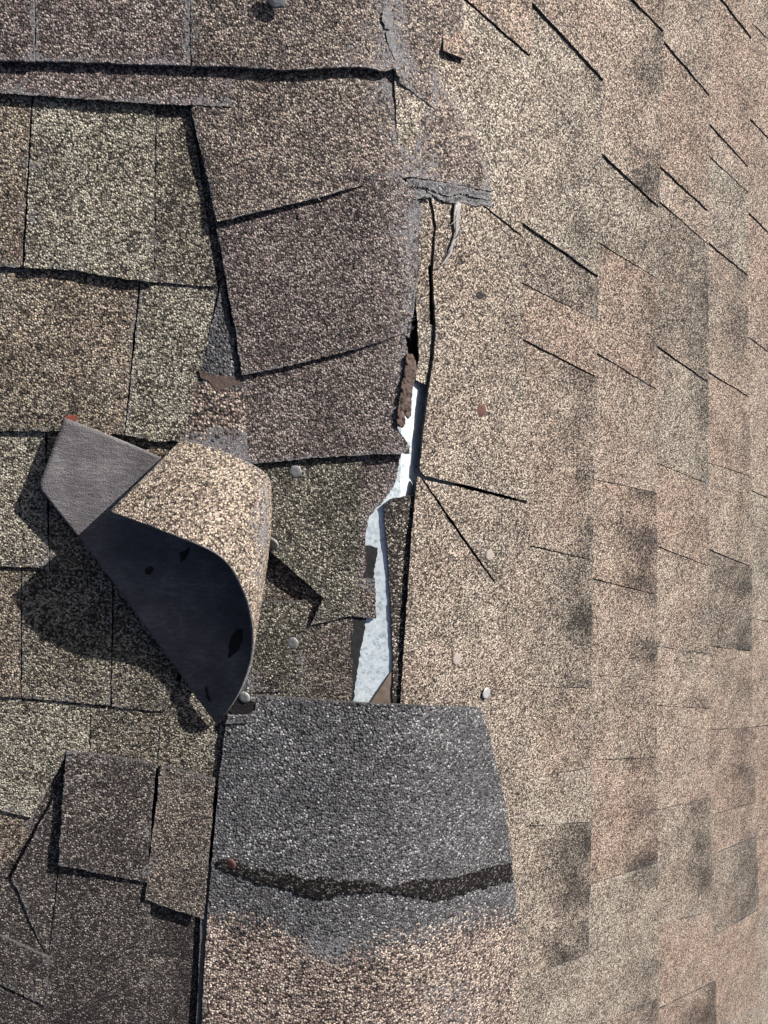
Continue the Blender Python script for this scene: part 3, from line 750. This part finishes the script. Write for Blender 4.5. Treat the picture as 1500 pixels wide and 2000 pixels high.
# fibre strand hanging from the frayed end
def tube(pts, name, mat, parent, flat=0.35):
    seg = 6; vs = []; fs = []
    P = [survey(x, y, h / 1000) for x, y, h, r in pts]
    for i, p in enumerate(P):
        t = (P[min(i + 1, len(P) - 1)] - P[max(i - 1, 0)]).normalized()
        n = NR if pts[i][0] > 790 else NL; s = t.cross(n).normalized(); n2 = s.cross(t)
        for j in range(seg):
            a = 2 * math.pi * j / seg
            vs.append(W(p + (s * math.cos(a) + n2 * math.sin(a) * flat) * pts[i][3] / 1000))
    for i in range(len(P) - 1):
        for j in range(seg):
            fs.append((i * seg + j, i * seg + (j + 1) % seg, (i + 1) * seg + (j + 1) % seg, (i + 1) * seg + j))
    fs.append(tuple(range(seg))[::-1]); fs.append(tuple(range((len(P) - 1) * seg, len(P) * seg)))
    me = bpy.data.meshes.new(name); me.from_pydata([tuple(v) for v in vs], [], fs); me.materials.append(M[mat])
    for p in me.polygons: p.use_smooth = True
    o = link(name, me); place(o, vs, parent); return o
st = tube([(896, 396, 6, 4.2), (893, 415, 6, 4.0), (892, 440, 6, 2.6), (892, 458, 6, 2.4), (884, 476, 6, 2.2), (880, 494, 5.5, 1.8), (868, 512, 5, 1.2), (856, 524, 5, .5)], 'fibre_strand', 'fibre', None)
tag(st, 'frayed pale fibre strand hanging below the torn layered cap end', 'fibre')
tube([(889, 466, 7, .5), (900, 452, 9, .5), (912, 440, 11, .4), (921, 429, 12, .25)], 'loose_hair', 'fibre', st, 1)
tube([(890, 400, 6, 1.4), (886, 430, 5.5, .8), (889, 452, 5.5, .6), (880, 482, 5.5, .7), (872, 500, 5, .3)], 'loose_hair', 'fibre', st, 1)
tube([(892, 428, 7, .4), (884, 436, 8, .4), (879, 440, 8, .25)], 'loose_hair', 'fibre', st, 1)
hr = tube([(618, 382, 16, .5), (622, 388, 17, .5), (626, 392, 16, .35)], 'fibre_hair', 'fibre', None, 1)
tag(hr, 'tiny white fibre hair stuck on the butt edge of the bent ridge cap', 'fibre')

# ------------------------------------------------------------------ nails
NG = 'roofing nails left in the roof'
def nail(px, py, h, r, mat, label, tilt=(0, 0), shank=8, group=NG):
    r *= 1.4; h *= HS
    prof = [(0, .16), (.55, .17), (.88, .12), (1.0, .02), (1.02, -.06), (.96, -.18), (.30, -.22)]
    n = normal_at(px, py) + Vector((tilt[0], tilt[1], 0)); n.normalize()
    a = n.cross(Vector((0, 1, 0))).normalized(); b = n.cross(a)
    c = survey(px, py, h / 1000); seg = 20
    vs = [W(c + n * (prof[0][1] * r / 1000))]; fs = []
    dent = [random.uniform(.95, 1.04) for _ in range(seg)]
    for rr, zz in prof[1:]:
        for j in range(seg):
            t = 2 * math.pi * j / seg
            vs.append(W(c + (a * math.cos(t) + b * math.sin(t)) * rr * r * dent[j] / 1000 + n * zz * r / 1000))
    for j in range(seg): fs.append((0, 1 + j, 1 + (j + 1) % seg))
    for i in range(len(prof) - 2):
        for j in range(seg):
            q = 1 + i * seg
            fs.append((q + j, q + seg + j, q + seg + (j + 1) % seg, q + (j + 1) % seg))
    me = bpy.data.meshes.new('nail'); me.from_pydata([tuple(v) for v in vs], [], fs); me.materials.append(M[mat])
    o = link('nail', me); place(o, vs, None); tag(o, label, 'nail', group)
    # shank
    vs = []; fs = []
    for zz, rr in ((-.2 * r, .32 * r), (-shank, .30 * r), (-shank - r * .6, .02)):
        for j in range(10):
            t = 2 * math.pi * j / 10
            vs.append(W(c + (a * math.cos(t) + b * math.sin(t)) * rr / 1000 + n * zz / 1000))
    for i in range(2):
        for j in range(10): fs.append((i * 10 + j, i * 10 + 10 + j, i * 10 + 10 + (j + 1) % 10, i * 10 + (j + 1) % 10))
    me = bpy.data.meshes.new('shank'); me.from_pydata([tuple(v) for v in vs], [], fs); me.materials.append(M[mat])
    s = link('shank', me); place(s, vs, o)
    return o
nail(577, 921, 5, 4.2, 'nail_dull', 'dull nail head in the shade just under the torn cap edge', (-.1, .1))
nail(532, 1063, 11, 4.6, 'nail_dull', 'nail standing proud with visible shank beside the curled shingle', (-.55, .35), 12)
nail(571, 1256, 4, 4.4, 'nail_dull', 'tilted nail in the olive shingle left of the metal flashing', (-.2, 0.1))
nail(477, 1362, 12, 4.2, 'nail', 'nail sunk in black tar at the torn corner of the grey cap', (-.3, .15))
nail(950, 1354, 7, 4.8, 'nail', 'bright silver nail on the tan slope right of the grey cap corner', (.1, 0))
nail(892, 1287, 5, 4.6, 'nail_pink', 'flush pale nail head on the tan slope beside the gap', (0, 0))
nail(940, 802, 6.5, 4.6, 'nail_rust', 'rusty red nail head in the upper part of the tan slope', (-.2, .1))
nail(956, 1084, 6.0, 4.4, 'nail_pink', 'faint painted over nail head near the end of the diagonal cut', (0, 0))
nail(450, 1688, 12, 4.4, 'nail_rust', 'rusty nail head at the left end of the black tar line', (-.4, .1))
nail(541, -8, 20, 6.5, 'nail_dull', 'large grey nail head cut off by the top of the picture', (-.1, .2), 18)
hole('tar_hole_spot', [(930, 574), (938, 570), (947, 575), (944, 582), (934, 583)], slopeR, 5.2)  # small hole in the slope, its dark inside painted as a flat patch

# ------------------------------------------------------------------ glass fibres bristling from the torn edges
def fringe(path, n, parent, h, ln, side):
    vs = []; fs = []
    for q in range(n):
        t = random.random() * (len(path) - 1); i = min(len(path) - 2, int(t)); u = t - i
        x = lerp(path[i][0], path[i + 1][0], u) + random.uniform(-3, 1); y = lerp(path[i][1], path[i + 1][1], u) + random.uniform(-2, 2)
        a = side + random.gauss(0, .7); L = ln * random.uniform(.4, 1.3)
        p0 = survey(x, y, h / 1000); p1 = survey(x + math.cos(a) * L * .6, y + math.sin(a) * L * .6, (h + random.uniform(0, 2)) / 1000)
        p2 = survey(x + math.cos(a + .4) * L, y + math.sin(a + .4) * L, (h + random.uniform(-1.5, 2.5)) / 1000)
        w = random.uniform(.12, .3) / 1000
        for p, ww in ((p0, w), (p1, w * .8), (p2, w * .2)):
            d = (p2 - p0).normalized(); sd = d.cross(NL).normalized(); up = sd.cross(d)
            for k in range(3):
                th = k * 2.0944
                vs.append(W(p + (sd * math.cos(th) + up * math.sin(th)) * ww))
        b = len(vs) - 9
        for r in range(2):
            for k in range(3): fs.append((b + r * 3 + k, b + r * 3 + (k + 1) % 3, b + r * 3 + 3 + (k + 1) % 3, b + r * 3 + 3 + k))
    me = bpy.data.meshes.new('fibre_fringe'); me.from_pydata([tuple(v) for v in vs], [], fs); me.materials.append(M['fibre'])
    o = link('fibre_fringe', me); place(o, vs, parent); o['kind'] = 'stuff'
fringe([(796, 352), (842, 372), (880, 384), (905, 380), (958, 398)], 60, cap2, 7, 9, 1.4)
fringe([(806, 376), (821, 402), (818, 470), (814, 560), (806, 620), (800, 655)], 70, cap3, 10, 8, .2)
fringe([(797, 690), (779, 790), (777, 836), (801, 872), (799, 886)], 40, cap4, 9, 8, .2)
fringe([(770, 128), (782, 160), (820, 188), (855, 214)], 30, capA, 8, 7, 1.2)
